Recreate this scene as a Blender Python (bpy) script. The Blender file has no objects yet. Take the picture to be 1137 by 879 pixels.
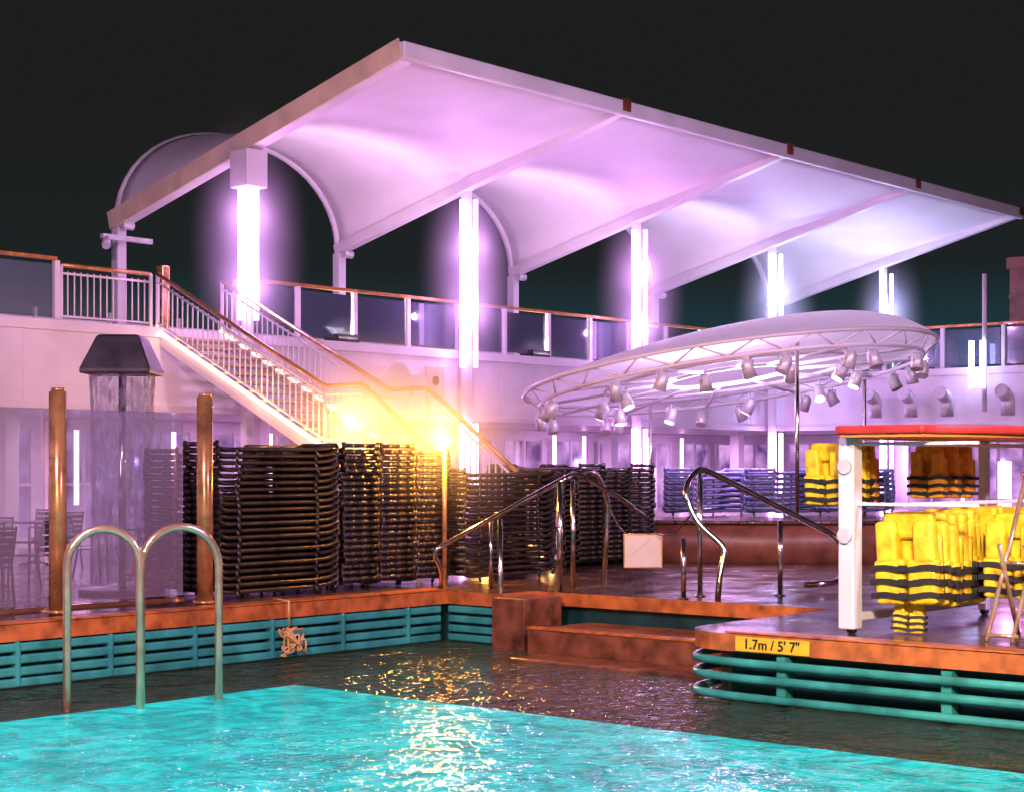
import bpy, bmesh, math, random
from mathutils import Vector, Matrix
random.seed(4)
sc = bpy.context.scene
R = Vector((.6516, -.7586, 0)); F = Vector((.7586, .6516, 0)); Z = Vector((0, 0, 1))

# ------------------------------------------------------------------ materials
def new_mat(name):
    m = bpy.data.materials.new(name); m.use_nodes = True
    nt = m.node_tree; b = nt.nodes["Principled BSDF"]
    return m, nt, b

def mat(name, col, rough=.45, metal=0., vary=.12, scale=3., bump=.0, bscale=40., emit=None, estr=0., col2=None, coat=0.):
    m, nt, b = new_mat(name)
    N, L = nt.nodes, nt.links
    tc = N.new("ShaderNodeTexCoord")
    no = N.new("ShaderNodeTexNoise"); no.inputs["Scale"].default_value = scale; no.inputs["Detail"].default_value = 6
    L.new(tc.outputs["Object"], no.inputs["Vector"])
    cr = N.new("ShaderNodeValToRGB")
    c2 = col2 if col2 else tuple(max(0, c*(1-vary*2.2)) for c in col)
    cr.color_ramp.elements[0].position = .3; cr.color_ramp.elements[0].color = (*c2, 1)
    cr.color_ramp.elements[1].position = .62; cr.color_ramp.elements[1].color = (*col, 1)
    L.new(no.outputs["Fac"], cr.inputs["Fac"]); L.new(cr.outputs["Color"], b.inputs["Base Color"])
    mr = N.new("ShaderNodeMapRange"); mr.inputs["To Min"].default_value = max(.02, rough*.7); mr.inputs["To Max"].default_value = min(1, rough*1.3)
    L.new(no.outputs["Fac"], mr.inputs["Value"]); L.new(mr.outputs["Result"], b.inputs["Roughness"])
    b.inputs["Metallic"].default_value = metal
    b.inputs["Coat Weight"].default_value = coat
    if bump > 0:
        n2 = N.new("ShaderNodeTexNoise"); n2.inputs["Scale"].default_value = bscale; n2.inputs["Detail"].default_value = 4
        L.new(tc.outputs["Object"], n2.inputs["Vector"])
        bp = N.new("ShaderNodeBump"); bp.inputs["Strength"].default_value = bump; bp.inputs["Distance"].default_value = .02
        L.new(n2.outputs["Fac"], bp.inputs["Height"]); L.new(bp.outputs["Normal"], b.inputs["Normal"])
    if emit:
        b.inputs["Emission Color"].default_value = (*emit, 1); b.inputs["Emission Strength"].default_value = estr
    return m

def add_translucent(m, col, f):
    nt = m.node_tree; N, L = nt.nodes, nt.links
    out = next(n for n in N if n.type == 'OUTPUT_MATERIAL'); b = N["Principled BSDF"]
    t = N.new("ShaderNodeBsdfTranslucent"); t.inputs[0].default_value = (*col, 1)
    mx = N.new("ShaderNodeMixShader"); mx.inputs[0].default_value = f
    L.new(b.outputs[0], mx.inputs[1]); L.new(t.outputs[0], mx.inputs[2]); L.new(mx.outputs[0], out.inputs[0])

def emat(name, col, s):
    m = bpy.data.materials.new(name); m.use_nodes = True
    nt = m.node_tree; nt.nodes.clear()
    o = nt.nodes.new("ShaderNodeOutputMaterial"); e = nt.nodes.new("ShaderNodeEmission")
    e.inputs[0].default_value = (*col, 1); e.inputs[1].default_value = s
    nt.links.new(e.outputs[0], o.inputs[0]); return m

def glass(name, tint, mixf=.75, rough=.08, noise=False):
    m = bpy.data.materials.new(name); m.use_nodes = True
    nt = m.node_tree; nt.nodes.clear(); N, L = nt.nodes, nt.links
    o = N.new("ShaderNodeOutputMaterial"); t = N.new("ShaderNodeBsdfTransparent"); g = N.new("ShaderNodeBsdfGlossy")
    d = N.new("ShaderNodeBsdfDiffuse"); d.inputs[0].default_value = (*tint, 1)
    g.inputs["Roughness"].default_value = rough; t.inputs[0].default_value = (.85, .92, .95, 1)
    fr = N.new("ShaderNodeFresnel"); fr.inputs[0].default_value = 1.5
    m1 = N.new("ShaderNodeMixShader"); m1.inputs[0].default_value = 1-mixf
    if noise:
        tc = N.new("ShaderNodeTexCoord"); mp = N.new("ShaderNodeMapping"); mp.inputs["Scale"].default_value = (1, 1, .35)
        no = N.new("ShaderNodeTexNoise"); no.inputs["Scale"].default_value = 14; no.inputs["Detail"].default_value = 7
        mr = N.new("ShaderNodeMapRange"); mr.inputs["From Min"].default_value = .38; mr.inputs["From Max"].default_value = .62
        mr.inputs["To Min"].default_value = max(0, 1-mixf-.32); mr.inputs["To Max"].default_value = min(1, 1-mixf+.32)
        L.new(tc.outputs["Object"], mp.inputs[0]); L.new(mp.outputs[0], no.inputs["Vector"]); L.new(no.outputs["Fac"], mr.inputs[0]); L.new(mr.outputs[0], m1.inputs[0])
    L.new(t.outputs[0], m1.inputs[1]); L.new(d.outputs[0], m1.inputs[2])
    m2 = N.new("ShaderNodeMixShader"); L.new(fr.outputs[0], m2.inputs[0]); L.new(m1.outputs[0], m2.inputs[1]); L.new(g.outputs[0], m2.inputs[2])
    if noise: L.new(m1.outputs[0], o.inputs[0])
    else: L.new(m2.outputs[0], o.inputs[0])
    return m

def planks(name, c1, c2, mortar, rough, rot=0., w=2.4, h=.12):
    m, nt, b = new_mat(name); N, L = nt.nodes, nt.links
    tc = N.new("ShaderNodeTexCoord"); mp = N.new("ShaderNodeMapping"); mp.inputs["Rotation"].default_value[2] = rot
    br = N.new("ShaderNodeTexBrick"); br.inputs["Color1"].default_value = (*c1, 1); br.inputs["Color2"].default_value = (*c2, 1)
    br.inputs["Mortar"].default_value = (*mortar, 1); br.inputs["Scale"].default_value = 1
    br.inputs["Brick Width"].default_value = w; br.inputs["Row Height"].default_value = h; br.inputs["Mortar Size"].default_value = .007
    L.new(tc.outputs["Object"], mp.inputs[0]); L.new(mp.outputs[0], br.inputs["Vector"])
    no = N.new("ShaderNodeTexNoise"); no.inputs["Scale"].default_value = 1.7; no.inputs["Detail"].default_value = 8
    L.new(tc.outputs["Object"], no.inputs["Vector"])
    mx = N.new("ShaderNodeMixRGB"); mx.blend_type = 'MULTIPLY'; mx.inputs[0].default_value = .7
    L.new(br.outputs["Color"], mx.inputs[1])
    cr = N.new("ShaderNodeValToRGB"); cr.color_ramp.elements[0].color = (.35, .35, .35, 1); cr.color_ramp.elements[0].position = .3; cr.color_ramp.elements[1].position = .7
    L.new(no.outputs["Fac"], cr.inputs[0]); L.new(cr.outputs[0], mx.inputs[2]); L.new(mx.outputs[0], b.inputs["Base Color"])
    mr = N.new("ShaderNodeMapRange"); mr.inputs["From Min"].default_value = .3; mr.inputs["From Max"].default_value = .7
    mr.inputs["To Min"].default_value = rough*.4; mr.inputs["To Max"].default_value = rough*1.3
    L.new(no.outputs["Fac"], mr.inputs[0]); L.new(mr.outputs[0], b.inputs["Roughness"])
    bp = N.new("ShaderNodeBump"); bp.inputs["Strength"].default_value = .5; bp.inputs["Distance"].default_value = .01; bp.invert = True
    L.new(br.outputs["Fac"], bp.inputs["Height"]); L.new(bp.outputs[0], b.inputs["Normal"]); return m

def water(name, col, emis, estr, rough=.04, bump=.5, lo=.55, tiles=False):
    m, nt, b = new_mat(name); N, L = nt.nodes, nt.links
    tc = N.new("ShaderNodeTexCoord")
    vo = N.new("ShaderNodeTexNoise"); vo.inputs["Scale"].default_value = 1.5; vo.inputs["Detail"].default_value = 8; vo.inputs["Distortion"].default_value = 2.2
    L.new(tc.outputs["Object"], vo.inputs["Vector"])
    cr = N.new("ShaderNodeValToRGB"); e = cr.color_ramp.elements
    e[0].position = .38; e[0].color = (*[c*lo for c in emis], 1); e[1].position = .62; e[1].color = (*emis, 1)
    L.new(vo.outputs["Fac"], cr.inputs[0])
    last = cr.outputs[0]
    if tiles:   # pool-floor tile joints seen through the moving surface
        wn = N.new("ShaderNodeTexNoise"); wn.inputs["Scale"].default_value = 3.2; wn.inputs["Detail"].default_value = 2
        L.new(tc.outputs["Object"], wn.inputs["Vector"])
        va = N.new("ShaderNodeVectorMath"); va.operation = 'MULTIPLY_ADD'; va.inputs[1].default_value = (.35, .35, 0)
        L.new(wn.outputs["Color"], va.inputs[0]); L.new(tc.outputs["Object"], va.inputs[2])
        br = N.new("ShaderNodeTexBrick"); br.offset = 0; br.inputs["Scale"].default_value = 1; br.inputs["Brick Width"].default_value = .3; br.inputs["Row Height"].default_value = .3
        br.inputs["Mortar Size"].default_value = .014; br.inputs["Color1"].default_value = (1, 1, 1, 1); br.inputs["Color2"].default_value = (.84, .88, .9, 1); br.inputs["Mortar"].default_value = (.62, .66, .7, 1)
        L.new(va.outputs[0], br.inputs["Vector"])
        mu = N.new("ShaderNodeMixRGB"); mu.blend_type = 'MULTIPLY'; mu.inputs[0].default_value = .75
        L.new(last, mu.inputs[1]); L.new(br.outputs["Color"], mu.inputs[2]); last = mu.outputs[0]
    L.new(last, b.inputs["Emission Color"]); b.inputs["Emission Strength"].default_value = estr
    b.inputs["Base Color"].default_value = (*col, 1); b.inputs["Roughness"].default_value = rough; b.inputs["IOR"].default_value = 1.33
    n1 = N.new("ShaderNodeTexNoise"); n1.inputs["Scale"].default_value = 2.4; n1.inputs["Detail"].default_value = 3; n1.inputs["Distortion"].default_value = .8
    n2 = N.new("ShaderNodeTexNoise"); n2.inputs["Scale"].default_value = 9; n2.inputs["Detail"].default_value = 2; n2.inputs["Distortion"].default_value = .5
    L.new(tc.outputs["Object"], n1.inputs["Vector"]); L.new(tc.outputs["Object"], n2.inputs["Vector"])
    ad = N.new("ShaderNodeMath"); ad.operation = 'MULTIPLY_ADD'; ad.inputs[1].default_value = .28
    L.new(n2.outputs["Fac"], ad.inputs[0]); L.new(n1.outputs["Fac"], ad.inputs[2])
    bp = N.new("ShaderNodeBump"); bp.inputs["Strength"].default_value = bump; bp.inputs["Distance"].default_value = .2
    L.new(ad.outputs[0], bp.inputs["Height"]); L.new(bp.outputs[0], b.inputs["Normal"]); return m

M = {}
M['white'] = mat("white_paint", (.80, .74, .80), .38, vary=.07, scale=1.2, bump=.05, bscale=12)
M['cream'] = mat("cream_paint", (.62, .50, .40), .4, vary=.08, scale=2)
M['trimwarm'] = mat("warm_tinted_trim", (.84, .66, .48), .4, vary=.12, scale=2)  # warm light on the white end beam, put into the trim colour
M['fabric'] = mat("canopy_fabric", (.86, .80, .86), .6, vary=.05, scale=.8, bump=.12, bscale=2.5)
M['skin'] = mat("glowing_roof_fabric", (.84, .80, .86), .45, vary=.06, scale=1.2, bump=.1, bscale=4, emit=(.80, .60, .95), estr=.24)  # lavender emission makes up for light missing on the roof top
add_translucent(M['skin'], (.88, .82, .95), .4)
M['steel'] = mat("polished_steel", (.75, .68, .62), .16, 1., vary=.1, scale=6)
M['wsteel'] = mat("warm_tinted_steel", (.88, .60, .40), .20, .75, vary=.15, scale=6)  # warm base tint imitates warm reflections on chrome
M['gold'] = mat("varnished_rail", (.66, .30, .08), .25, .35, vary=.2, scale=5, coat=.4)
M['bronze'] = mat("bronze_post", (.66, .34, .13), .28, .6, vary=.25, scale=4)
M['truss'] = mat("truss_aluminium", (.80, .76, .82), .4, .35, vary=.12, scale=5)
M['dark'] = mat("black_plastic", (.02, .02, .022), .4, vary=.3)
M['rattan'] = mat("dark_brown_resin", (.036, .025, .018), .34, vary=.35, scale=7, bump=.2, bscale=60)
M['blue'] = mat("blue_sling", (.16, .18, .38), .5, vary=.2)
M['deck'] = planks("wet_teak_deck", (.16, .08, .05), (.10, .055, .045), (.015, .012, .012), .24)
M['capwood'] = mat("varnished_teak_edge", (.60, .17, .04), .3, vary=.28, scale=5, bump=.1, bscale=30, coat=.3)
M['stepwood'] = mat("teak_step", (.26, .085, .04), .35, vary=.35, scale=4)
M['tealwall'] = mat("dark_teal_wall", (.012, .06, .06), .4, vary=.3, scale=3)
M['teal'] = mat("teal_enamel", (.05, .38, .32), .25, vary=.25, scale=2.5)
M['yellow'] = mat("yellow_nylon", (.90, .60, .02), .5, vary=.2, scale=9, bump=.5, bscale=14)
M['orange'] = mat("orange_nylon", (.88, .34, .03), .5, vary=.15, scale=9, bump=.5, bscale=14)
M['hull'] = mat("orange_hull", (.75, .26, .05), .95, vary=.1)
M['strap'] = mat("black_webbing", (.015, .015, .02), .6)
M['red'] = mat("red_foam", (.62, .045, .04), .45, vary=.25, scale=3)
M['signy'] = mat("yellow_plate", (.85, .56, .03), .4, vary=.08)
M['rope'] = mat("rope", (.65, .42, .15), .8, vary=.2)
M['glass'] = glass("rail_glass", (.28, .36, .50), .80)
M['screen'] = glass("windscreen_glass", (.66, .46, .62), .84)  # pinkish diffuse tint in the panes imitates haze
M['curtain'] = glass("water_curtain", (.25, .20, .28), .62, .4, noise=True)
M['brownwall'] = mat("stained_wood_panel", (.22, .075, .05), .4, vary=.25, scale=3)
M['tube'] = emat("violet_neon", (.78, .34, 1.0), 16)
M['tubeb'] = emat("blue_violet_neon", (.52, .50, 1.0), 16)
M['tubes'] = emat("pink_neon", (.92, .42, .98), 6)
M['led'] = emat("warm_led", (1.0, .50, .12), 13)
M['ledp'] = emat("peach_led", (1.0, .62, .36), 9)
M['bulb'] = emat("amber_bulb", (1.0, .55, .15), 40)
M['lens'] = emat("spot_lens", (.85, .75, 1.0), 8)
M['pool'] = water("turquoise_pool", (.0, .16, .17), (.01, .78, .76), .78, bump=.34, lo=.46, tiles=True)  # surface emission imitates underwater lighting and its caustic patches
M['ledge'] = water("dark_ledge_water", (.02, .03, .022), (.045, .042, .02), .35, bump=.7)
M['sea'] = water("sea", (.003, .008, .01), (0, 0, 0), 0, rough=.2)

def window_mat():
    m, nt, b = new_mat("lit_window"); N, L = nt.nodes, nt.links
    tc = N.new("ShaderNodeTexCoord"); no = N.new("ShaderNodeTexNoise"); no.inputs["Scale"].default_value = 1.1; no.inputs["Detail"].default_value = 5
    L.new(tc.outputs["Object"], no.inputs["Vector"])
    cr = N.new("ShaderNodeValToRGB"); e = cr.color_ramp.elements
    e[0].position = .38; e[0].color = (.08, .03, .16, 1); e[1].position = .66; e[1].color = (.85, .42, .95, 1)
    L.new(no.outputs["Fac"], cr.inputs[0]); L.new(cr.outputs[0], b.inputs["Emission Color"]); b.inputs["Emission Strength"].default_value = .9
    b.inputs["Base Color"].default_value = (.04, .03, .06, 1); b.inputs["Roughness"].default_value = .08
    return m
M['window'] = window_mat()

# ------------------------------------------------------------------ mesh helpers
def group(name, loc=(0, 0, 0)):
    e = bpy.data.objects.new(name, None); e.empty_display_size = .2; e.location = loc
    sc.collection.objects.link(e); return e

def finish(name, bm, mt, parent=None, smooth=False, bevel=0.):
    me = bpy.data.meshes.new(name)
    bmesh.ops.recalc_face_normals(bm, faces=bm.faces[:])
    bm.to_mesh(me); bm.free()
    ms = mt if isinstance(mt, (list, tuple)) else [mt]
    for x in ms: me.materials.append(M[x] if isinstance(x, str) else x)
    if smooth:
        for p in me.polygons: p.use_smooth = True
    o = bpy.data.objects.new(name, me); sc.collection.objects.link(o)
    if parent: o.parent = parent
    if bevel:
        b = o.modifiers.new("bevel", 'BEVEL'); b.width = bevel; b.segments = 2; b.limit_method = 'ANGLE'
    return o

def box(bm, x0, x1, y0, y1, z0, z1, mi=0):
    v = [bm.verts.new(p) for p in ((x0, y0, z0), (x1, y0, z0), (x1, y1, z0), (x0, y1, z0), (x0, y0, z1), (x1, y0, z1), (x1, y1, z1), (x0, y1, z1))]
    for f in ((0, 3, 2, 1), (4, 5, 6, 7), (0, 1, 5, 4), (1, 2, 6, 5), (2, 3, 7, 6), (3, 0, 4, 7)):
        fc = bm.faces.new([v[i] for i in f]); fc.material_index = mi

def obox(bm, c, ax, ay, az, mi=0):
    c = Vector(c); ax = Vector(ax); ay = Vector(ay); az = Vector(az)
    v = [bm.verts.new(c+sx*ax+sy*ay+sz*az) for sz in (-1, 1) for sx, sy in ((-1, -1), (1, -1), (1, 1), (-1, 1))]
    for f in ((0, 3, 2, 1), (4, 5, 6, 7), (0, 1, 5, 4), (1, 2, 6, 5), (2, 3, 7, 6), (3, 0, 4, 7)):
        fc = bm.faces.new([v[i] for i in f]); fc.material_index = mi

def rnd(pts, r, k=5):
    pts = [Vector(p) for p in pts]; out = [pts[0]]
    for i in range(1, len(pts)-1):
        a, b, c = pts[i-1], pts[i], pts[i+1]
        d1 = (a-b); d2 = (c-b); rr = min(r, d1.length*.49, d2.length*.49)
        p1 = b+d1.normalized()*rr; p2 = b+d2.normalized()*rr
        for j in range(k+1):
            t = j/k; out.append((1-t)**2*p1+2*t*(1-t)*b+t*t*p2)
    out.append(pts[-1]); return out

def tube(bm, pts, r, n=8, closed=False, mi=0):
    pts = [Vector(p) for p in pts]; m = len(pts); rings = []
    up = None
    for i, p in enumerate(pts):
        if closed: tg = (pts[(i+1) % m]-pts[i-1])
        else: tg = (pts[min(i+1, m-1)]-pts[max(i-1, 0)])
        tg.normalize()
        if up is None: up = tg.orthogonal().normalized()
        else:
            up = (up-up.dot(tg)*tg)
            if up.length < 1e-5: up = tg.orthogonal()
            up.normalize()
        sd = tg.cross(up)
        rr = r[i] if isinstance(r, (list, tuple)) else r
        rings.append([bm.verts.new(p+rr*(math.cos(2*math.pi*k/n)*up+math.sin(2*math.pi*k/n)*sd)) for k in range(n)])
    for i in range(m if closed else m-1):
        a, b = rings[i], rings[(i+1) % m]
        for k in range(n):
            f = bm.faces.new((a[k], a[(k+1) % n], b[(k+1) % n], b[k])); f.smooth = True; f.material_index = mi
    if not closed:
        f = bm.faces.new(rings[0][::-1]); f.material_index = mi
        f = bm.faces.new(rings[-1]); f.material_index = mi

def extrude_poly(bm, poly, z0, z1, top=0, side=1):
    lo = [bm.verts.new((x, y, z0)) for x, y in poly]; hi = [bm.verts.new((x, y, z1)) for x, y in poly]
    f = bm.faces.new(hi); f.material_index = top
    f = bm.faces.new(lo[::-1]); f.material_index = side
    n = len(poly)
    for i in range(n):
        f = bm.faces.new((lo[i], lo[(i+1) % n], hi[(i+1) % n], hi[i])); f.material_index = side

def one(name, mt, fn, parent=None, bevel=0., smooth=False):
    bm = bmesh.new(); fn(bm); return finish(name, bm, mt, parent, smooth, bevel)

def area(name, loc, target, size, power, col, parent=None, sy=None, spread=180):
    l = bpy.data.lights.new(name, 'AREA'); l.energy = power; l.color = col; l.size = size
    if sy: l.shape = 'RECTANGLE'; l.size_y = sy
    l.spread = math.radians(spread)
    o = bpy.data.objects.new(name, l); sc.collection.objects.link(o); o.location = loc
    o.rotation_euler = (Vector(target)-Vector(loc)).to_track_quat('-Z', 'Y').to_euler()
    if parent: o.parent = parent
    return o

def point(name, loc, power, col, rad=.08, parent=None):
    l = bpy.data.lights.new(name, 'POINT'); l.energy = power; l.color = col; l.shadow_soft_size = rad
    o = bpy.data.objects.new(name, l); sc.collection.objects.link(o); o.location = loc
    if parent: o.parent = parent
    return o

# ------------------------------------------------------------------ camera and world
cam = bpy.data.cameras.new("camera"); co = bpy.data.objects.new("camera", cam); sc.collection.objects.link(co)
co.location = (0, 0, 1.6); co.rotation_euler = (math.radians(90), 0, math.radians(-49.34))
cam.sensor_width = 36; cam.lens = 60.16; cam.shift_y = .0708; cam.clip_end = 6000; cam.clip_start = .1
sc.camera = co
w = bpy.data.worlds.new("World"); sc.world = w; w.use_nodes = True
nt = w.node_tree; N, L = nt.nodes, nt.links; bg = N["Background"]
tc = N.new("ShaderNodeTexCoord"); sx = N.new("ShaderNodeSeparateXYZ"); cr = N.new("ShaderNodeValToRGB")
L.new(tc.outputs["Generated"], sx.inputs[0]); L.new(sx.outputs["Z"], cr.inputs[0])
e = cr.color_ramp.elements
e[0].position = 0; e[0].color = (.014, .085, .110, 1); e[1].position = .20; e[1].color = (.0125, .0125, .0125, 1)
x = e.new(.065); x.color = (.013, .046, .058, 1); x = e.new(.115); x.color = (.012, .0165, .0175, 1)
sky = N.new("ShaderNodeTexSky"); sky.sky_type = 'NISHITA'; sky.sun_disc = False; sky.sun_elevation = math.radians(-5); sky.sun_rotation = math.radians(230)
mx = N.new("ShaderNodeMixRGB"); mx.blend_type = 'ADD'; mx.inputs[0].default_value = .01
L.new(cr.outputs[0], mx.inputs[1]); L.new(sky.outputs[0], mx.inputs[2]); L.new(mx.outputs[0], bg.inputs[0]); bg.inputs[1].default_value = 1.0
sun = bpy.data.lights.new("moonlight", 'SUN'); sun.energy = .015; sun.angle = math.radians(.5); sun.color = (.8, .85, 1)
so = bpy.data.objects.new("moonlight", sun); sc.collection.objects.link(so); so.rotation_euler = (math.radians(40), 0, math.radians(60))
sc.view_settings.view_transform = 'Standard'; sc.view_settings.look = 'None'; sc.view_settings.exposure = 0

fr = [21+6.1*i for i in range(5)]
# added mist around the lamps; imitates lens bloom and haze and thins out to nothing at its rim
def bloommat(name, d, p=2.0):
    mm = bpy.data.materials.new(name); mm.use_nodes = True; nt = mm.node_tree; nt.nodes.clear(); N, L = nt.nodes, nt.links
    vo = N.new("ShaderNodeVolumeScatter"); vo.inputs["Anisotropy"].default_value = .2; vo.inputs["Color"].default_value = (1, .97, 1, 1)
    tc = N.new("ShaderNodeTexCoord"); gr = N.new("ShaderNodeTexGradient"); gr.gradient_type = 'SPHERICAL'
    L.new(tc.outputs["Object"], gr.inputs[0])
    pw = N.new("ShaderNodeMath"); pw.operation = 'POWER'; pw.inputs[1].default_value = p; L.new(gr.outputs["Fac"], pw.inputs[0])
    mu = N.new("ShaderNodeMath"); mu.operation = 'MULTIPLY'; mu.inputs[1].default_value = d; L.new(pw.outputs[0], mu.inputs[0]); L.new(mu.outputs[0], vo.inputs["Density"])
    ou = N.new("ShaderNodeOutputMaterial"); L.new(vo.outputs[0], ou.inputs["Volume"]); M[name] = mm
    try: mm.cycles.volume_step_rate = 3.0
    except Exception: pass
bloommat('thin_haze', .17, 1.5); bloommat('lamp_bloom', .85); bloommat('warm_bloom', .75)
mg = group("bloom_mist")
def ell(name, mt, c, r):
    o = one(name, mt, lambda bm: bmesh.ops.create_icosphere(bm, subdivisions=3, radius=1.0), mg, smooth=True)
    o.location = c; o.scale = r
ell("deck_patch", 'thin_haze', (12.9, 21.6, 1.8), (4.6, 5.0, 3.0))
for i, s in enumerate(fr):
    ell("column_patch_%d" % i, 'lamp_bloom', (s-.12, 24.36, 5.75), (1.2, 1.2, 3.1))
ell("stair_patch", 'warm_bloom', (17.6, 17.2, 2.1), (2.6, 2.4, 1.7))

# ------------------------------------------------------------------ sea, deck, pool
one("sea", 'sea', lambda bm: bm.faces.new([bm.verts.new(p) for p in ((-3000, -3000, -16), (3000, -3000, -16), (3000, 3000, -16), (-3000, 3000, -16))]))
arc = [(14+.6-.6*math.cos(a), 9.93-.6+.6*math.sin(a)) for a in [math.radians(90-15*i) for i in range(7)]]
dpoly = [(-14, 36), (-14, 15.3), (16.5, 15.3), (16.5, 14.4), (17.2, 14.4), (17.2, 9.93)] + arc + [(14, -14), (62, -14), (62, 36)]
deck = group("pool_deck")
one("planking", ['deck', 'capwood'], lambda bm: extrude_poly(bm, dpoly, -.17, 0), deck)
ip = [(-14, 36), (-14, 15.42), (16.62, 15.42), (16.62, 14.52), (17.32, 14.52), (17.32, 9.8), (14.7, 9.8), (14.14, 9.3), (14.14, -14), (61.9, -14), (61.9, 36)]
one("pool_wall", ['tealwall', 'tealwall'], lambda bm: extrude_poly(bm, ip, -2.4, -.172), deck)
def cap(bm):
    box(bm, -14, 16.49, 15.31, 15.62, .004, .022)
    box(bm, 14.012, 14.3, -14, 9.3, .004, .022)
one("edge_board", 'capwood', cap, deck, bevel=.006)
def bars(bm):
    for z in (-.235, -.36, -.485, -.60):
        box(bm, -14, 16.40, 15.30, 15.40, z-.045, z+.045)
        box(bm, 16.50, 16.60, 14.42, 15.29, z-.045, z+.045)
    xx = -13
    while xx < 16.4:
        box(bm, xx, xx+.06, 15.285, 15.41, -.64, -.175); xx += 1.15
one("pool_side_slats", 'teal', bars, deck, bevel=.02)
def pipes(bm):
    for z in (-.27, -.42, -.60):
        p = [(13.96, -14, z), (13.96, 9.2, z), (14.1, 9.75, z), (14.55, 9.95, z), (17.1, 9.95, z)]
        tube(bm, rnd(p, .4), .042, 10)
    for i in range(14):
        y = 8.6-1.7*i
        box(bm, 13.99, 14.13, y, y+.1, -.66, -.19)
one("pool_side_pipes", 'teal', pipes, deck)
def steps(bm):
    box(bm, 16.0, 17.25, 9.97, 13.5, -.9, -.36)
    box(bm, 15.3, 15.97, 9.97, 13.2, -1.2, -.63)
    box(bm, 16.3, 17.05, 13.8, 14.34, -.9, -.03)
one("entry_steps", 'stepwood', steps, deck, bevel=.015)
one("step_nosing", 'capwood', lambda bm: box(bm, 15.985, 16.12, 9.98, 13.5, -.358, -.325), deck, bevel=.006)
def wat(bm):
    def q(a, b, c, d, mi):
        f = bm.faces.new([bm.verts.new((x, y, -.66)) for x, y in ((a, c), (b, c), (b, d), (a, d))]); f.material_index = mi
    q(-14, 12.1, -14, 13.4, 0); q(-14, 17.3, 13.4, 15.42, 1); q(12.1, 17.3, -14, 13.4, 1)
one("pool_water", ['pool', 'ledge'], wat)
def tang(bm):
    rs = random.Random(11)
    for k in range(5):
        pts = [(13.7+rs.uniform(-.22, .22), 15.2+rs.uniform(-.07, .03), -.42+rs.uniform(-.2, .16)) for _ in range(9)]
        tube(bm, rnd(pts, .12, 4), .013, 6)
    tube(bm, [(13.68, 15.24, -.3), (13.66, 15.22, .03), (13.66, 15.5, .05)], .013, 6)
one("rope_bundle", 'rope', tang)

sg = group("depth_sign")
one("plate", 'signy', lambda bm: box(bm, 13.982, 13.997, 8.34, 9.16, -.16, -.02), sg, bevel=.004)
def text(s, loc, size, mt, parent):
    cu = bpy.data.curves.new("lettering", 'FONT'); cu.body = s; cu.size = size; cu.extrude = .002; cu.offset = .002; cu.align_x = 'CENTER'; cu.align_y = 'CENTER'
    o = bpy.data.objects.new("lettering", cu); sc.collection.objects.link(o); cu.materials.append(M[mt])
    o.matrix_world = Matrix(((0, 0, -1, loc[0]), (-1, 0, 0, loc[1]), (0, 1, 0, loc[2]), (0, 0, 0, 1))); o.parent = parent
text("1.7m / 5' 7\"", (13.977, 8.75, -.09), .135, 'dark', sg)

# ------------------------------------------------------------------ pool ladder
pl = group("pool_ladder")
def ladder(bm):
    for (ax, ay), (bx, by) in (((9.37, 13.50), (9.95, 13.17)), ((10.10, 13.35), (10.86, 13.12))):
        a = Vector((ax, ay, 0)); b = Vector((bx, by, 0)); pts = [a+Z*-1.2]
        rad = (b-a).length/2; c = (a+b)/2; d = (b-a).normalized()
        zt = 1.04-rad
        for i in range(17):
            an = math.pi*(1-i/16); pts.append(c+d*math.cos(an)*rad+Z*(zt+math.sin(an)*rad))
        pts.append(b+Z*-1.2); tube(bm, pts, .039, 14)
    for z in (-.75, -1.0):
        box(bm, 9.9, 10.15, 13.15, 13.35, z, z+.03)
one("hoops", 'wsteel', ladder, pl)

# ------------------------------------------------------------------ upper deck building
T0 = 24.9
ud = group("ship_superstructure")
def slabs(bm):
    box(bm, -14, 62, T0, 36, 2.65, 4.1)
    box(bm, 40, 62, -14, T0-.003, 2.65, 4.1)
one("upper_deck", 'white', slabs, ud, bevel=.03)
def trims(bm):
    box(bm, -14, 39.9, T0-.06, T0-.003, 3.95, 4.13); box(bm, -14, 39.9, T0-.05, T0-.003, 2.62, 2.74)
    box(bm, 39.94, 39.997, -14, T0-.07, 3.95, 4.13); box(bm, 39.94, 39.997, -14, T0-.07, 2.62, 2.74)
    xx = -12.
    while xx < 39:
        box(bm, xx, xx+.03, T0-.012, T0-.002, 2.75, 3.94); xx += 2.03
one("fascia_trim", 'white', trims, ud, bevel=.01)
def walls(bm):
    box(bm, -14, 46, 30.1, 30.3, .0, 2.64); box(bm, 46, 46.2, -14, 30.0, 0, 2.64)
one("lower_facade", 'white', walls, ud)
def wins(bm):
    xx = -12.
    while xx < 45:
        box(bm, xx, xx+1.5, 30.06, 30.098, .25, 2.35); xx += 2.03
    yy = -12.
    while yy < 29:
        box(bm, 45.95, 45.998, yy, yy+1.5, .25, 2.35); yy += 2.03
one("windows", 'window', wins, ud)
def frames(bm):
    xx = -12.
    while xx < 45:
        for a in (xx-.06, xx+.72, xx+1.5): box(bm, a, a+.06, 29.98, 30.05, .2, 2.4)
        box(bm, xx-.06, xx+1.56, 29.97, 30.045, 1.25, 1.31); xx += 2.03
    yy = -12.
    while yy < 29:
        for a in (yy-.06, yy+.72, yy+1.5): box(bm, 45.87, 45.94, a, a+.06, .2, 2.4)
        yy += 2.03
one("window_frames", 'white', frames, ud)
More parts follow.
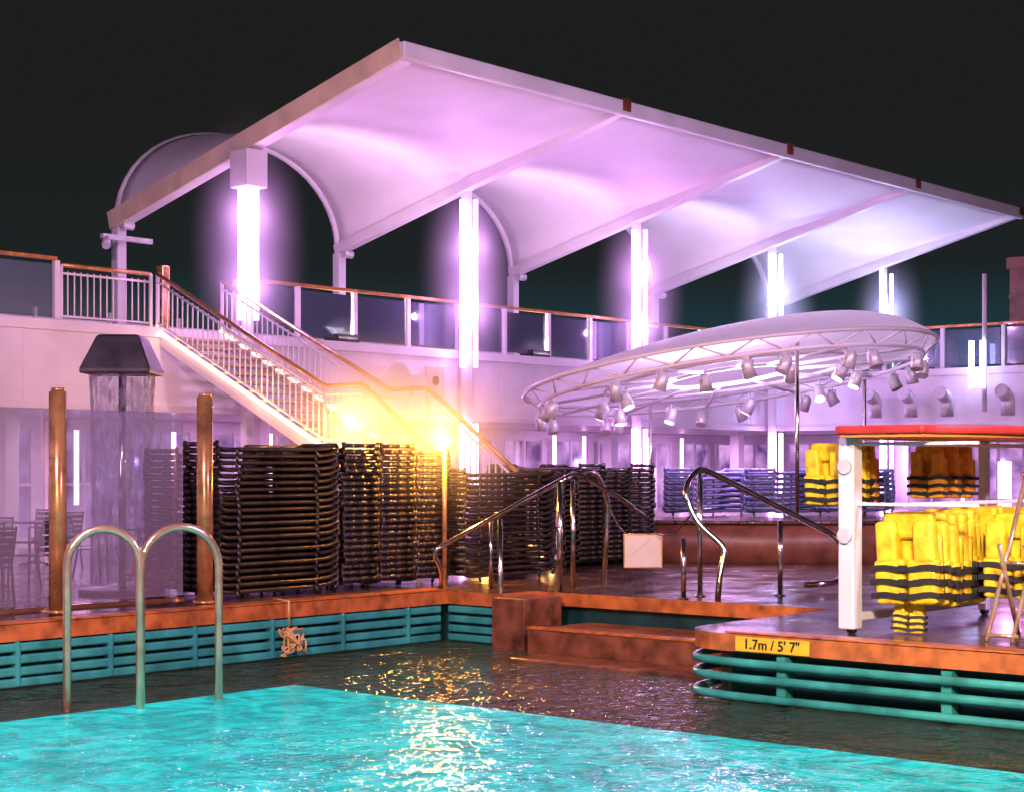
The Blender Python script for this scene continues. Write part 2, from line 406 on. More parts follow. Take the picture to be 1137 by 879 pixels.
def under_cols(bm):
    for i in range(-2, 4):
        x = 24+6.1*i; box(bm, x-.15, x+.15, 27.5, 27.8, 0, 2.65)
one("lower_columns", 'white', under_cols, ud, bevel=.02)
def bulwark(bm):
    box(bm, -14, 62, 33.0, 33.15, 4.1, 5.0)
    for i in range(36):
        box(bm, -14+2*i, -13.94+2*i, 32.9, 33.0, 4.1, 5.2)
one("rear_bulwark", 'white', bulwark, ud)
for i, x in enumerate((13.5, 19.5, 26, 33, 40)):
    area("ceiling_lamp", (x, 27.2, 2.6), (x, 27.2, 0), 1.4, 220, (.88, .44, 1.0) if i > 1 else (1, .48, .88), ud)

def utubes(bm):
    for u_s in (14.2, 19.65, 22.0, 24.6):
        tube(bm, [(u_s, 28, .9), (u_s, 28, 2.35)], .05, 8)
    for x in (31.5, 32.6, 36.0, 37.3, 40.4, 42):
        tube(bm, [(x, 29.4, 1.2), (x, 29.4, 2.5)], .05, 8)
    for y in (22, 18.5, 15.5):
        tube(bm, [(45.3, y, .6), (45.3, y, 2.4)], .05, 8)
lt = group("wall_neon_lamp"); one("tubes", 'tubes', utubes, lt)

# ------------------------------------------------------------------ canopy
H0, H1, TA, TB = 8.72, 6.6, 20.5, 28.5
def zl(t): return H0+(H1-H0)*(t-TA)/(TB-TA)
def vault(s, t):
    k = (s-fr[0])/6.1; k = k-math.floor(k) if s < fr[-1]-1e-6 else 1.
    b = max(0, 1-abs(2*k-1)**2.2)**.5
    tau = (t-TA)/(TB-TA)
    return zl(t)+2.1*b*tau**1.6
cn = group("canopy")
def membrane(bm):
    ns, nt_ = 24, 20
    for bay in range(4):
        g = []
        for i in range(ns+1):
            k = .5-.5*math.cos(math.pi*i/ns)
            s = fr[bay]+6.1*min(max(k, 1e-7), 1-1e-7)
            g.append([bm.verts.new((s, TA+(TB-TA)*j/nt_, vault(s, TA+(TB-TA)*j/nt_))) for j in range(nt_+1)])
        for i in range(ns):
            for j in range(nt_):
                f = bm.faces.new((g[i][j], g[i+1][j], g[i+1][j+1], g[i][j+1])); f.smooth = True
o = one("membrane", 'fabric', membrane, cn)
sm = o.modifiers.new("thick", 'SOLIDIFY'); sm.thickness = .05; sm.offset = 0
def beams(bm):
    for i, s in enumerate(fr):
        a = Vector((s, TA-.05, zl(TA)-.02)); b = Vector((s, TB+.05, zl(TB)-.02)); c = (a+b)/2; d = (b-a)/2
        n = Vector((0, -d.z, d.y)).normalized()
        obox(bm, c, d, Vector((.11 if i else .14, 0, 0)), n*(.12 if i else .16))
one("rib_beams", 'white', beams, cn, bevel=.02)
one("end_trim", 'trimwarm', lambda bm: obox(bm, (20.84, 24.5, zl(24.5)+.0), (0, 4.1, (H1-H0)/2*4.1/4), (.016, 0, 0), Vector((0, .26, .97))*.18), cn)
def fedge(bm):
    box(bm, 20.83, 45.6, TA-.2, TA-.06, H0-.16, H0+.14)
one("front_edge", 'white', fedge, cn, bevel=.03)
def joints(bm):
    for s in fr[1:]:
        box(bm, s-.12, s+.12, TA-.23, TA-.203, H0-.08, H0+.17)
one("edge_joints", 'stepwood', joints, cn)
def rim(bm):
    for bay in range(4):
        pts = []
        for i in range(25):
            k = .5-.5*math.cos(math.pi*i/24); s = fr[bay]+6.1*min(max(k, 1e-7), 1-1e-7)
            pts.append((s, TB+.02, vault(s, TB)-.02))
        tube(bm, pts, .085, 8)
one("arch_rim", 'white', rim, cn)
def rcols(bm):
    for s in fr:
        box(bm, s-.11, s+.11, TB-.13, TB+.09, 4.1, H1-.1)
        box(bm, s-.19, s+.19, TB-.21, TB+.17, 4.1, 4.2)
one("rear_columns", 'white', rcols, cn, bevel=.02)
def knobs(bm):
    for s in fr:
        tube(bm, [(s-.14, TB-.3, H1-.14), (s+.12, TB-.3, H1-.14)], .09, 10)
    box(bm, 20.2, 21.4, TB-.6, TB-.5, 6.1, 6.2); tube(bm, [(20.3, TB-.55, 6.1), (20.2, TB-.7, 5.95)], .09, 8)
one("brackets", 'truss', knobs, cn)
def ncols(bm):
    for s in fr:
        box(bm, s-.06, s+.12, 24.5, 24.68, 0, zl(24.5)-.1)
    s = fr[0]; box(bm, s-.3, s+.2, 24.2, 24.7, 6.8, 7.5)
one("front_columns", 'white', ncols, cn, bevel=.02)
nl = group("column_neon_lamp")
def tubes(bm, a, b, idx):
    for i in idx:
        s = fr[i]; z0 = a if i else 4.35
        for dx, dy in ((-.2, 0), (0, -.2)):
            tube(bm, [(s+dx, 24.5+dy, z0), (s+dx, 24.5+dy, b if i else 6.8)], .05, 8)
one("upper_tubes", 'tube', lambda bm: tubes(bm, 3.75, 7.3, (0, 1, 2)), nl)
one("upper_tubes_blue", 'tubeb', lambda bm: tubes(bm, 4.3, 7.3, (3, 4)), nl)
def ltubes(bm):
    for i in (1, 2, 3, 4):
        s = fr[i]
        for dx, dy in ((-.2, 0), (0, -.2)):
            tube(bm, [(s+dx, 24.5+dy, .9), (s+dx, 24.5+dy, 2.55)], .055, 8)
one("lower_tubes", 'tube', ltubes, nl)
for i, s in enumerate(fr):
    c = (.84, .38, 1.0) if i < 3 else (.50, .48, 1.0)
    for z in (4.9, 6.3): point("glow", (s-.2, 24.27, z), 120, c, .06, nl)
    if i: point("glow", (s-.2, 24.27, 1.8), 70, c, .06, nl)
fl = group("canopy_floodlight")
def fix(bm):
    for s in fr[:-1]: box(bm, s+2.75, s+3.35, 25.0, 25.4, 4.1, 4.3)
one("housings", 'dark', fix, fl)
cols = ((1, .70, .86), (1, .72, .96), (.92, .74, 1), (.74, .80, 1))
for i, s in enumerate(fr[:-1]):
    area("lamp", (s+3.05, 25.2, 4.33), (s+3.05, 23.0, 8), .5, 250, cols[i], fl)

# ------------------------------------------------------------------ railings of upper deck
def glass_rail(name, p0, p1, n, z=4.1, h=1.1):
    g = group(name); p0 = Vector(p0); p1 = Vector(p1); d = (p1-p0); L_ = d.length; d.normalize(); nn = Vector((-d.y, d.x, 0))
    def top(bm):
        obox(bm, ((p0+p1)/2+Z*(z+h)), d*L_/2, nn*.045, Z*.03)
    def posts(bm):
        for i in range(n+1):
            obox(bm, p0+d*L_*i/n+Z*(z+h/2-.03), d*.05, nn*.05, Z*(h/2+.0))
    def pan(bm):
        for i in range(n):
            obox(bm, p0+d*L_*(i+.5)/n+Z*(z+h/2), d*(L_/n/2-.09), nn*.008, Z*(h/2-.1))
    one("top_rail", 'gold', top, g); one("posts", 'white', posts, g, bevel=.01); one("panels", 'glass', pan, g)
glass_rail("glass_railing", (0, 25.1, 0), (17.2, 25.1, 0), 10)
glass_rail("glass_railing", (21.2, 25.1, 0), (39.8, 25.1, 0), 12)
glass_rail("glass_railing", (40.2, 25.0, 0), (40.2, 2, 0), 14)

def bal_rail(name, pts, hh=1.0, rail='gold'):
    g = group(name)
    P = [Vector(p) for p in pts]
    one("handrail", rail, lambda bm: tube(bm, rnd([p+Z*hh for p in P], .12), .04, 10), g)
    one("lower_rails", 'white', lambda bm: (tube(bm, [p+Z*.12 for p in P], .022, 6), tube(bm, [p+Z*(hh-.14) for p in P], .022, 6)), g)
    def bl(bm):
        for a, b in zip(P[:-1], P[1:]):
            hl = Vector((b.x-a.x, b.y-a.y, 0)).length; n = max(1, round(hl/.14))
            for i in range(n):
                q = a.lerp(b, i/n); tube(bm, [q+Z*.1, q+Z*(hh-.1)], .014, 5)
            for q in (a, b): tube(bm, [q-Z*.1, q+Z*hh], .035, 8)
    one("balusters", 'white', bl, g)
    return g
bal_rail("landing_railing", [(17.3, 25.1, 4.1), (19.2, 25.1, 4.1)])

# ------------------------------------------------------------------ staircase
st = group("staircase")
X0, X1 = 19.3, 20.75
fl1 = ((25.0, 4.1), (20.6, 1.95)); fl2 = ((19.7, 1.95), (16.95, 0.))
def treads(bm):
    for (ta, za), (tb, zb), n in ((*fl1, 13), (*fl2, 12)):
        for i in range(1, n):
            y = ta+(tb-ta)*i/n; z = za+(zb-za)*i/n
            box(bm, X0, X1, y-abs(tb-ta)/n-.02+0, y+.0, z-.05, z)
    box(bm, X0, X1, 19.7, 20.6, 1.85, 1.95)
one("treads", 'cream', treads, st, bevel=.008)
def stringer(bm):
    for x in (X0-.05, X1+.005):
        for (ta, za), (tb, zb) in (fl1, fl2):
            v = [(ta, za+.04), (tb, zb+.04), (tb, zb-.26), (ta, za-.26)]
            a = [bm.verts.new((x, y, z)) for y, z in v]; b = [bm.verts.new((x+.045, y, z)) for y, z in v]
            bm.faces.new(a); bm.faces.new(b[::-1])
            for i in range(4): bm.faces.new((a[i], b[i], b[(i+1) % 4], a[(i+1) % 4]))
        box(bm, x, x+.045, 19.7, 20.6, 1.69, 1.99)
    for y in (19.75, 20.5):
        for x in (X0+.02, X1-.12): box(bm, x, x+.1, y, y+.1, 0, 1.85)
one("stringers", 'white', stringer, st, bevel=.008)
def led(fl, lw):
    def f(bm):
        for (ta, za), (tb, zb) in fl:
            tube(bm, [(X0-.085, ta, za+.02), (X0-.085, tb, zb+.02)], .03, 6)
            tube(bm, [(X1-.02, ta, za+.06), (X1-.02, tb, zb+.06)], .02, 6)
        if lw: tube(bm, [(X0-.085, 20.6, 1.97), (X0-.085, 19.7, 1.97)], .03, 6)
    return f
one("led_strip_upper", 'ledp', led((fl1,), False), st); one("led_strip_lower", 'led', led((fl2,), True), st)
line = [(25.0, 4.1), (20.6, 1.95), (19.7, 1.95), (16.95, 0.)]
for x in (X0-.02, X1+.02):
    g = bal_rail("stair_balustrade", [(x, y, z) for y, z in line]); g.parent = st
one("newel_post", 'bronze', lambda bm: box(bm, X0+.2, X0+.38, 25.15, 25.33, 4.1, 5.3), st, bevel=.02)
sl = group("amber_lamp_post")
one("bulb", 'bulb', lambda bm: bmesh.ops.create_uvsphere(bm, u_segments=14, v_segments=8, radius=.07, matrix=Matrix.Translation((17.1, 15.9, 1.98))), sl, smooth=True)
one("stem", 'bronze', lambda bm: tube(bm, [(17.1, 15.9, 0), (17.1, 15.9, 1.9)], .035, 10), sl)
point("glow", (16.95, 15.78, 2.02), 470, (1, .42, .06), .07, sl)
point("glow_2", (16.6, 17.2, 2.25), 260, (1, .40, .07), .08, sl)
for (y, z, p) in ((22.0, 3.0, 14), (20.5, 2.3, 45), (19, 1.7, 70)):
    point("led_glow", (X0-.35, y, z), p, (1, .44, .12), .1, sl)

# ------------------------------------------------------------------ loungers
def lounger_mesh():
    bm = bmesh.new()
    for y in (-.31, .31):
        p = [(-.98, y, .10), (-1.0, y, .03), (-.90, y, -.005), (.55, y, 0), (.85, y, .02), (.98, y, .075), (1.0, y, .0), (.93, y, -.035)]
        tube(bm, rnd(p, .06, 3), .027, 6)
        for x in (-.7, .6): tube(bm, [(x, y*1.04, 0), (x+.03, y*1.04, -.09)], .022, 6)
    for i in range(15):
        x = -.93+i*.13; box(bm, x, x+.095, -.30, .30, -.0, .018)
    for x in (-.99, .97): tube(bm, [(x, -.31, .06), (x, .31, .06)], .03, 6)
    for x in (-.99, .97):
        for y in (-.2, 0, .2): tube(bm, [(x*1.02, y, .035), (x*1.02, y, .085)], .045, 6)
    me = bpy.data.meshes.new("lounger"); bmesh.ops.recalc_face_normals(bm, faces=bm.faces[:]); bm.to_mesh(me); bm.free(); return me
lm = lounger_mesh(); lm.materials.append(M['rattan'])
lb = lm.copy(); lb.materials.clear(); lb.materials.append(M['blue'])
def stack(x, y, ang, n, me=lm, z0=.1, pitch=.083):
    g = group("sun_lounger_stack", (x, y, 0))
    for i in range(n):
        o = bpy.data.objects.new("lounger_%d" % (i+1), me); sc.collection.objects.link(o); o.parent = g
        o.location = (random.uniform(-.02, .02), random.uniform(-.015, .015), z0+i*pitch); o.rotation_euler = (0, 0, ang+random.uniform(-.012, .012))
    return g
h = math.pi/2
stack(14.38, 16.5, 0, 22); stack(14.38, 17.3, 0, 21)
for i, x in enumerate((15.78, 16.46, 17.14)): stack(x, 17.15, h, 22-(i == 2))
stack(18.65, 16.35, 0, 18)
for i, x in enumerate((21.9, 22.6, 23.3)): stack(x, 18.1, h, 19-(i == 1))

# ------------------------------------------------------------------ posts, windscreen, shower, furniture on the left
for x, y in ((10.95, 15.95), (12.87, 15.8)):
    g = group("deck_post")
    one("shaft", 'bronze', lambda bm: tube(bm, [(x, y, 0), (x, y, 2.44)], .095, 20), g)
    one("cap", 'bronze', lambda bm: (tube(bm, [(x, y, 2.441), (x, y, 2.48)], .075, 20), tube(bm, [(x, y, .023), (x, y, .06)], .14, 20)), g)
ws = group("glass_windscreen")
one("panes", 'screen', lambda bm: [box(bm, a, b, 16.02, 16.032, .12, 2.25) for a, b in ((5.0, 7.2), (7.26, 9.05), (9.11, 10.83), (11.07, 12.72))], ws)
one("mullions", 'steel', lambda bm: ([box(bm, a, a+.045, 16.0, 16.05, 0, 2.28) for a in (7.21, 9.06)], box(bm, 5.0, 10.83, 15.99, 16.06, .03, .1), box(bm, 11.07, 12.72, 15.99, 16.06, .03, .1)), ws)
shw = group("outdoor_shower")
cx, cy = 13.4, 18.1
def hood(bm):
    lo = [(-.47, -.47), (.47, -.47), (.47, .47), (-.47, .47)]
    vs = []
    for z, k in ((2.80, 1), (2.86, 1.0), (3.27, .62), (3.30, .55)):
        vs.append([bm.verts.new(Vector((cx, cy, z))+R*a*k*.95+F*b*k*.95) for a, b in lo])
    for i in range(3):
        for j in range(4): bm.faces.new((vs[i][j], vs[i][(j+1) % 4], vs[i+1][(j+1) % 4], vs[i+1][j]))
    bm.faces.new(vs[-1]); bm.faces.new(vs[0][::-1])
one("hood", 'dark', hood, shw, bevel=.02)
def curtain(bm):
    n = 40; rings = []
    rs = random.Random(3)
    for j in range(24):
        z = .12+2.67*j/23
        rings.append([bm.verts.new(Vector((cx, cy, z))+(R*math.cos(2*math.pi*i/n)+F*math.sin(2*math.pi*i/n))*(.40+.025*math.sin(i*1.9+j*.35)+rs.uniform(-.012, .012)-.03*math.sin(j/23*3.1))) for i in range(n)])
    for j in range(23):
        for i in range(n):
            f = bm.faces.new((rings[j][i], rings[j][(i+1) % n], rings[j+1][(i+1) % n], rings[j+1][i])); f.smooth = True
one("water_curtain", 'curtain', curtain, shw)
one("stem", 'steel', lambda bm: tube(bm, [(cx, cy, 0.07), (cx, cy, 2.8)], .05, 12), shw)
one("tray", 'dark', lambda bm: tube(bm, [(cx, cy, .004), (cx, cy, .07)], .55, 24), shw)

def chair(x, y, a):
    g = group("deck_chair", (x, y, 0)); g.rotation_euler[2] = a
    def f(bm):
        for sx in (-.24, .24):
            tube(bm, rnd([(sx, -.24, 0), (sx, -.22, .62), (sx, .2, .62)], .06), .016, 6)
            tube(bm, rnd([(sx, .28, 0), (sx, .20, .44), (sx, .32, .92)], .06), .016, 6)
        for z, y2 in ((.9, .315), (.6, .245)): tube(bm, [(-.24, y2, z), (.24, y2, z)], .014, 6)
    one("frame", 'dark', f, g)
    def s(bm):
        for i in range(6): box(bm, -.23, .23, -.22+i*.075, -.16+i*.075, .43, .45)
        for i in range(5): obox(bm, (0, .235+i*.018, .52+i*.08), (.22, 0, 0), (0, .008, .03), (0, .006, -.002))
    one("slats", 'rattan', s, g)
def table(x, y):
    g = group("bistro_table", (x, y, 0))
    one("top", 'rattan', lambda bm: tube(bm, [(0, 0, .71), (0, 0, .74)], .38, 28), g)
    def f(bm):
        tube(bm, [(0, 0, .03), (0, 0, .71)], .03, 10)
        for k in range(4):
            a = k*h+.4; tube(bm, [(0, 0, .1), (.32*math.cos(a), .32*math.sin(a), .015)], .016, 6)
    one("base", 'dark', f, g)
for (x, y) in ((11.3, 18.6), (13.0, 20.6), (15.4, 20.4), (12.6, 23.5), (16.2, 24.2), (10.6, 21.5)):
    table(x, y)
    for k in range(3):
        a = k*2.1+random.uniform(0, 1.2); chair(x+.75*math.cos(a), y+.75*math.sin(a), a-h)

# ------------------------------------------------------------------ pool handrails
g = group("pool_handrail")
def hr1(bm):
    tube(bm, rnd([(16.55, 15.45, 0), (16.45, 15.35, .3), (16.25, 15.35, .52), (16.6, 15.15, .72), (18.0, 14.35, 1.55), (18.4, 14.3, 1.58), (18.75, 14.35, 1.15), (18.7, 14.4, 0)], .18), .034, 10)
    tube(bm, rnd([(17.2, 15.15, 0), (17.2, 15.15, .9)], .1), .028, 10)
    tube(bm, rnd([(16.6, 14.46, -.66), (16.6, 14.46, .95)], .1), .036, 10)
    tube(bm, rnd([(17.5, 14.2, 0), (17.5, 14.2, 1.42)], .1), .04, 10)
    tube(bm, rnd([(17.9, 14.3, 0), (17.9, 14.3, 1.45)], .1), .034, 10)
    tube(bm, rnd([(17.5, 14.2, 1.42), (17.8, 14.2, 1.56), (18.5, 13.95, 1.2), (18.9, 13.85, .95)], .2), .03, 10)
one("tubing", 'steel', hr1, g)
g = group("pool_handrail")
def hr2(bm):
    tube(bm, rnd([(17.55, 11.75, 0), (17.6, 11.75, .35), (17.7, 11.72, .62), (17.5, 12.05, .95), (17.45, 12.2, 1.35), (17.8, 12.2, 1.62), (18.05, 12.1, 1.52), (19.85, 11.35, .68), (19.8, 11.3, .12), (19.2, 11.5, .1)], .2), .038, 10)
    for x, y, z in ((17.25, 12.05, .75), (17.75, 12.15, 1.55), (18.5, 11.45, .95)):
        tube(bm, [(x, y, 0), (x, y, z)], .032, 10)
        tube(bm, [(x, y, .003), (x, y, .03)], .07, 12)
one("tubing", 'steel', hr2, g)
g = group("hanging_sign")
def chain(bm):
    def cat(a, b, sag):
        a = Vector(a); b = Vector(b); tube(bm, [a.lerp(b, i/10)-Z*sag*4*(i/10)*(1-i/10) for i in range(11)], .010, 5)
    cat((18.7, 14.35, 1.2), (18.2, 13.62, .74), .1); cat((18.3, 13.2, .74), (17.55, 12.1, 1.1), .12)
one("chain", 'dark', chain, g)
one("board", 'cream', lambda bm: obox(bm, (18.25, 13.4, .52), R*.25, F*.015, Z*.22), g, bevel=.012)
one("board_frame", 'gold', lambda bm: tube(bm, [Vector((18.25, 13.4, .52))-F*.02+R*a*.25+Z*b*.22 for a, b in ((-1, -1), (1, -1), (1, 1), (-1, 1))], .012, 6, True), g)

# ------------------------------------------------------------------ stage
sg2 = group("stage")
C = Vector((28.8, 18.6, 0))
one("platform", 'brownwall', lambda bm: tube(bm, [(C.x, C.y, 0.003), (C.x, C.y, .66)], 5.0, 72), sg2)
one("stage_floor", 'deck', lambda bm: tube(bm, [(C.x, C.y, .662), (C.x, C.y, .72)], 5.08, 72), sg2)
def cab(bm):
    box(bm, 25.0, 25.9, 18.7, 19.3, .722, 1.62); box(bm, 25.05, 25.85, 18.66, 18.697, .8, 1.55)
one("cabinet", 'white', cab, group("bar_cabinet"), bevel=.02)
for x, y in ((26.6, 18.0), (27.6, 16.9), (28.8, 16.2)): stack(x, y, 0, 8, lb, .82, .1)
A = (R*math.cos(math.radians(7))+Z*math.sin(math.radians(7))); B = (F*math.cos(math.radians(5))-Z*math.sin(math.radians(5)))
Cc = Vector((26.9, 17.8, 3.42)); Rr = 3.84; Nn = A.cross(B); Nn = Nn if Nn.z > 0 else -Nn
sr = group("stage_roof")
def skin(bm):
    n = 48; rings = []
    for j in range(17):
        rho = 1-j/16
        c = Cc+A*1.35*(1-rho**1.5)
        rings.append([bm.verts.new(c+(A*math.cos(2*math.pi*i/n)+B*math.sin(2*math.pi*i/n))*Rr*rho+Z*(.72*(1-rho**2.4)+.03)) for i in range(n)] if rho > 1e-6 else [bm.verts.new(c+Z*.75)])
    for j in range(16):
        a, b = rings[j], rings[j+1]
        for i in range(n):
            if len(b) > 1: f = bm.faces.new((a[i], a[(i+1) % n], b[(i+1) % n], b[i]))
            else: f = bm.faces.new((a[i], a[(i+1) % n], b[0]))
            f.smooth = True
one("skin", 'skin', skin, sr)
def circ(r, dz=0, n=48): return [Cc+(A*math.cos(2*math.pi*i/n)+B*math.sin(2*math.pi*i/n))*r+Nn*dz for i in range(n)]
def truss(bm):
    for r, dz in ((Rr, 0), (Rr*.93, -.22), (Rr*.6, -.1), (Rr*.3, -.1)): tube(bm, circ(r, dz), .04, 6, True)
    a = circ(Rr, 0); b = circ(Rr*.93, -.22)
    for i in range(0, 48, 2):
        tube(bm, [a[i], b[(i+1) % 48]], .018, 5); tube(bm, [b[(i+1) % 48], a[(i+2) % 48]], .018, 5)
    c = circ(Rr*.3, -.1)
    for i in range(0, 48, 4): tube(bm, [b[i], c[i]], .03, 6)
one("truss", 'white', truss, sr)
one("poles", 'steel', lambda bm: [tube(bm, [Cc+A*a+B*b+Z*-.1, (Vector((Cc+A*a+B*b)[:2]+(.72,)))], .035, 10) for a, b in ((.75, -3.4), (-1.2, 3.0), (3.0, 2.0))], sr)
def cans(mode):
    def f(bm):
        rs = random.Random(7)
        for k in range(30):
            an = 2*math.pi*k/30+rs.uniform(-.1, .1); r = Rr*(.93 if k % 3 else .62)
            p = Cc+(A*math.cos(an)+B*math.sin(an))*r-Nn*.22
            d = Vector((rs.uniform(-.6, .6), rs.uniform(-.6, .6), -1)).normalized()
            q = p-Z*.25
            if mode == 0:
                tube(bm, [p, q], .02, 6); tube(bm, [q-d*.16, q-d*.1, q+d*.14], [.06, .10, .12], 10)
                tube(bm, [q+Vector((.15, 0, 0)), q+Vector((.15, 0, .16)), q+Vector((-.15, 0, .16)), q+Vector((-.15, 0, 0))], .014, 5)
            elif k % 3 == 0:
                tube(bm, [q+d*.142, q+d*.15], .10, 10)
    return f
one("spotlight_cans", 'truss', cans(0), sr); one("spotlight_lenses", 'lens', cans(1), sr)
area("roof_wash", Cc+Vector((0, 0, -.4)), Cc+Vector((0, 0, 2)), 1.8, 340, (.90, .66, 1), sr)
area("stage_wash", Cc+Vector((0, 0, -.45)), Cc+Vector((0, 0, -3)), 1.5, 260, (.88, .44, 1), sr)

# ------------------------------------------------------------------ fittings
g = group("ventilation_drum")
one("body", 'white', lambda bm: (tube(bm, [(24.6, 24.83, 3.35), (24.6, 24.2, 3.35)], .33, 20), tube(bm, [(24.6, 24.2, 3.35), (24.6, 24.12, 3.35)], .38, 20), tube(bm, [(25.5, 24.8, 3.3), (25.5, 24.4, 3.3)], .25, 16)), g, bevel=.01)
g = group("notice_board")
one("panel", 'cream', lambda bm: box(bm, 26.1, 26.65, 24.78, 24.83, 3.1, 3.75), g, bevel=.01)
one("emblem", 'dark', lambda bm: tube(bm, [(26.37, 24.775, 3.45), (26.37, 24.765, 3.45)], .1, 12), g)
g = group("signal_mast"); one("pole", 'white', lambda bm: tube(bm, [(39.7, 18.7, 3.0), (39.7, 18.7, 6.4)], .06, 8), g)
g = group("deck_neon_lamp"); one("tube", 'tubeb', lambda bm: (tube(bm, [(39.6, 19.0, 3.6), (39.6, 19.0, 4.75)], .07, 8), tube(bm, [(39.6, 18.7, 3.6), (39.6, 18.7, 4.75)], .07, 8)), g)
g = group("funnel_tower")
def tower(bm):
    box(bm, 44, 46, 17.0, 20.0, 4.1, 7.2); box(bm, 43.9, 43.998, 17, 20.05, 7.0, 7.3)
    for z in (4.8, 5.5, 6.2): box(bm, 43.92, 43.997, 17, 20, z, z+.08)
one("housing", 'brownwall', tower, g)
g = group("exhaust_vents")
def vents(bm):
    for i, y in enumerate((17.2, 18.0, 19.6, 20.6, 21.6)):
        tube(bm, rnd([(39.5, y, 2.9), (39.5, y, 3.35), (39.1, y, 3.5)], .15), .17, 12)
    for y in (20.3, 21.2, 22.2): tube(bm, [(40.9, y, 4.1), (40.9, y, 4.75), (40.9, y, 5.0)], [.3, .3, .16], 16)
one("pipes", 'truss', vents, g)

# ------------------------------------------------------------------ life jackets and rack
def jacket_parts(col):
    bm = bmesh.new()
    def blob(x0, x1, y0, y1, z0, z1):
        t = bmesh.new(); box(t, x0, x1, y0, y1, z0, z1)
        bmesh.ops.bevel(t, geom=t.edges[:]+t.verts[:], offset=.045, segments=3, affect='EDGES', profile=.6)
        me = bpy.data.meshes.new("t"); t.to_mesh(me); t.free(); bm.from_mesh(me); bpy.data.meshes.remove(me)
    blob(-.30, -.012, -.07, .07, 0, .40); blob(.012, .30, -.07, .07, 0, .40)
    blob(-.28, -.08, -.075, .075, .36, .74); blob(.08, .28, -.075, .075, .36, .74)
    blob(-.24, .24, .0, .11, .58, .82); blob(-.28, .28, .075, .16, .05, .62)
    rs = random.Random(5)
    for v in bm.verts: v.co += Vector((rs.uniform(-.006, .006), rs.uniform(-.006, .006), rs.uniform(-.006, .006)))+Vector((.012*math.sin(v.co.z*17), .012*math.sin(v.co.x*14+v.co.z*9), 0))
    for f in bm.faces: f.smooth = True
    me = bpy.data.meshes.new("vest"); bm.to_mesh(me); bm.free(); me.materials.append(M[col])
    b2 = bmesh.new()
    for z in (.05, .17, .29):
        n = 10
        for i in range(n):
            xa = -.315+.63*i/n; xb = -.315+.63*(i+1)/n; za = z+.012*math.sin(i*.9); zb = z+.012*math.sin((i+1)*.9)
            v = [b2.verts.new(p) for p in ((xa, -.094, za), (xb, -.094, zb), (xb, -.094, zb+.05), (xa, -.094, za+.05), (xa, -.07, za), (xb, -.07, zb), (xb, -.07, zb+.05), (xa, -.07, za+.05))]
            for f in ((0, 1, 2, 3), (4, 7, 6, 5), (0, 4, 5, 1), (3, 2, 6, 7), (0, 3, 7, 4), (1, 5, 6, 2)): b2.faces.new([v[k] for k in f])
        box(b2, -.33, -.312, -.08, .17, z, z+.05); box(b2, .312, .33, -.08, .17, z, z+.05)
        box(b2, -.04, .04, -.112, -.096, z-.003, z+.055)
    me2 = bpy.data.meshes.new("straps"); b2.to_mesh(me2); b2.free(); me2.materials.append(M['strap'])
    return me, me2
JY = jacket_parts('yellow'); JO = jacket_parts('orange')
def jacket(x, y, z, rot, J, sc_=1.):
    g = group("life_jacket", (x, y, z)); g.rotation_euler = (random.uniform(-.06, .06), random.uniform(-.05, .05), rot); g.scale = (sc_, sc_, sc_)
    for nm, me in zip(("vest", "straps"), J):
        o = bpy.data.objects.new(nm, me); sc.collection.objects.link(o); o.parent = g
rk = group("life_jacket_rack")
def rack(bm):
    box(bm, 14.66, 14.83, 8.25, 8.42, .05, 1.9)
    for x, y in ((17.6, 8.32), (17.6, 7.0)): box(bm, x, x+.1, y-.05, y+.05, .05, 1.9)
    box(bm, 14.68, 17.6, 8.28, 8.36, .12, .2)
    for z in (1.24, 1.82):
        box(bm, 14.7, 17.7, 7.72, 7.76, z, z+.04)
        for x in (14.72, 17.63): box(bm, x, x+.05, 7.0, 8.26, z+.003, z+.037)
one("frame", 'white', rack, rk, bevel=.012)
def casters(bm):
    for x, y in ((14.75, 8.32), (17.66, 8.32), (17.66, 7.0)): tube(bm, [(x, y-.03, .05), (x, y+.03, .05)], .05, 12)
one("casters", 'dark', casters, rk)
def knb(bm):
    for z in (1.62, .95):
        tube(bm, [(14.655, 8.335, z), (14.62, 8.335, z)], .07, 16)
        tube(bm, [(14.74, 8.425, z), (14.74, 8.45, z)], .055, 16)
one("bolts", 'truss', knb, rk)
for i in range(6): jacket(14.88+i*.19, 7.78, .30+random.uniform(-.03, .03), -h+random.uniform(-.1, .1), JY, 1.08)
for i in range(6): jacket(16.2+i*.2, 7.74, .34+random.uniform(-.02, .02), -h+random.uniform(-.07, .07), JY, 1.05)
for i in range(5): jacket(15.6+i*.25, 7.05, .36+random.uniform(-.02, .02), -h+random.uniform(-.07, .07), JY, 1.0)
for i in range(4): jacket(14.95+i*.2, 8.72, 1.24, -h+random.uniform(-.1, .1), JO if i % 2 else JY, .75)
for i in range(3): jacket(16.0+i*.3, 8.15, 1.3, -h+random.uniform(-.1, .1), JO, .65)
jacket(15.0, 7.85, .02, -h+.2, JY, .5)
rb = group("rescue_board")
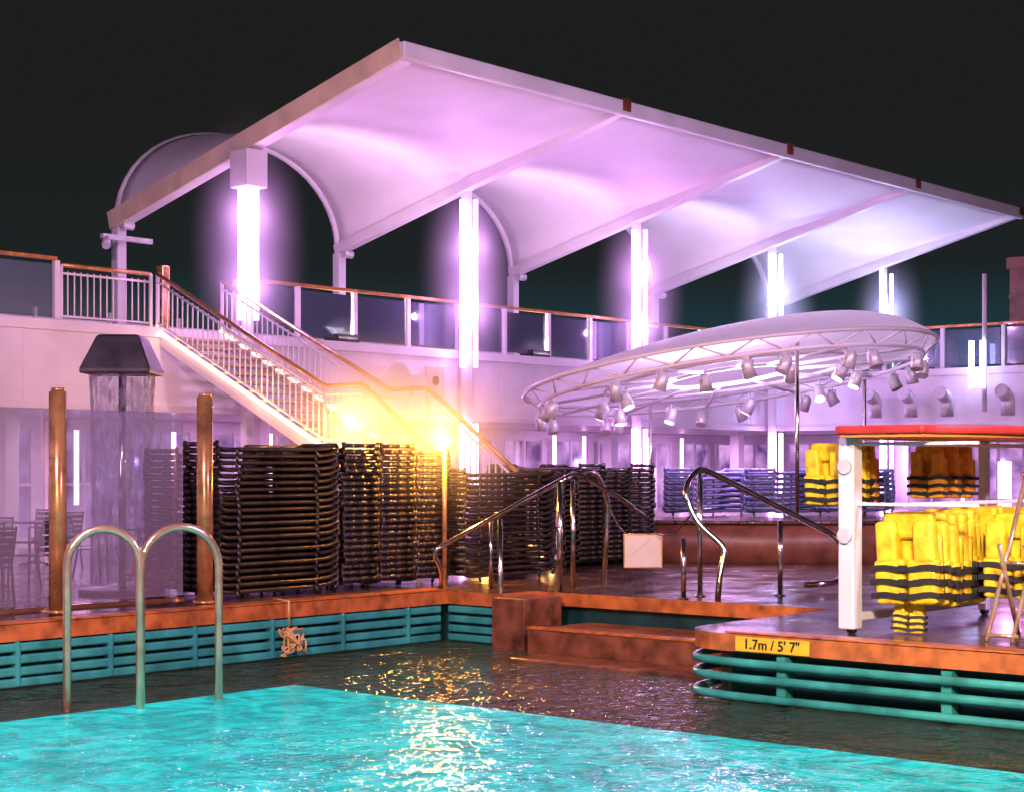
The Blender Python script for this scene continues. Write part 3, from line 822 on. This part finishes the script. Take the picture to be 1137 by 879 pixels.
def board(bm):
    n = 20; pr = []
    for i in range(n+1):
        k = i/n; wd = .95*(math.sin(math.pi*min(max(k, .04), .96))**.35); pr.append((14.4+3.9*k, wd))
    lo = [(x, 7.85-wd) for x, wd in pr]+[(x, 7.85+wd) for x, wd in pr[::-1]]
    extrude_poly(bm, lo, 1.93, 2.01)
one("deck_pad", ['red', 'red'], board, rb, bevel=.025)
def board2(bm):
    n = 20
    pr = [(14.45+3.8*i/n, .88*(math.sin(math.pi*min(max(i/n, .04), .96))**.35)) for i in range(n+1)]
    lo = [(x, 7.85-wd) for x, wd in pr]+[(x, 7.85+wd) for x, wd in pr[::-1]]
    extrude_poly(bm, lo, 1.90, 1.928)
one("hull", ['hull', 'hull'], board2, rb)
fs = group("folding_stand")
def stand(bm):
    for y in (6.75, 7.0):
        tube(bm, [(14.9, y, 0), (15.55, y-.1, 1.55)], .022, 8); tube(bm, [(15.6, y, 0), (14.95, y-.1, .9)], .022, 8)
    tube(bm, [(15.55, 6.6, 1.55), (15.55, 6.95, 1.55)], .02, 8); tube(bm, [(14.92, 6.7, .06), (14.92, 7.05, .06)], .02, 8)
    tube(bm, [(15.2, 6.7, .72), (15.2, 7.0, .72)], .02, 8)
one("legs", 'wsteel', stand, fs)
lp = group("beacon_lamp")
one("tube", 'tubes', lambda bm: tube(bm, [(22.5, 10.3, .9), (22.5, 10.3, 1.7)], .09, 10), lp)
one("stem", 'truss', lambda bm: tube(bm, [(22.5, 10.3, 0), (22.5, 10.3, .89)], .04, 8), lp)
point("glow", (22.3, 10.15, 1.4), 80, (1, .3, .75), .08, lp)

# ------------------------------------------------------------------ deck floodlights on the camera side (unseen, out of frame), with an added fill
ff = group("deck_floodlight")
area("lamp", (2, 8, 9), (22, 24, 3), 1.5, 2100, (1.0, .55, .96), ff)
area("lamp_2", (16, -4, 8), (30, 20, 3), 1.5, 2100, (.95, .58, 1.0), ff)
area("jacket_fill", (6, 2, 5), (15.5, 7.5, .8), .8, 190, (1, .78, .55), ff, spread=50)  # unseen fill added to brighten the life jackets
area("lamp_4", (9, 18, 2.6), (14, 24, 1), 1.0, 190, (1, .42, .82), ff)
area("lamp_5", (2, 6, 4), (10, 14, -.2), .8, 100, (1, .62, .38), ff, spread=60)
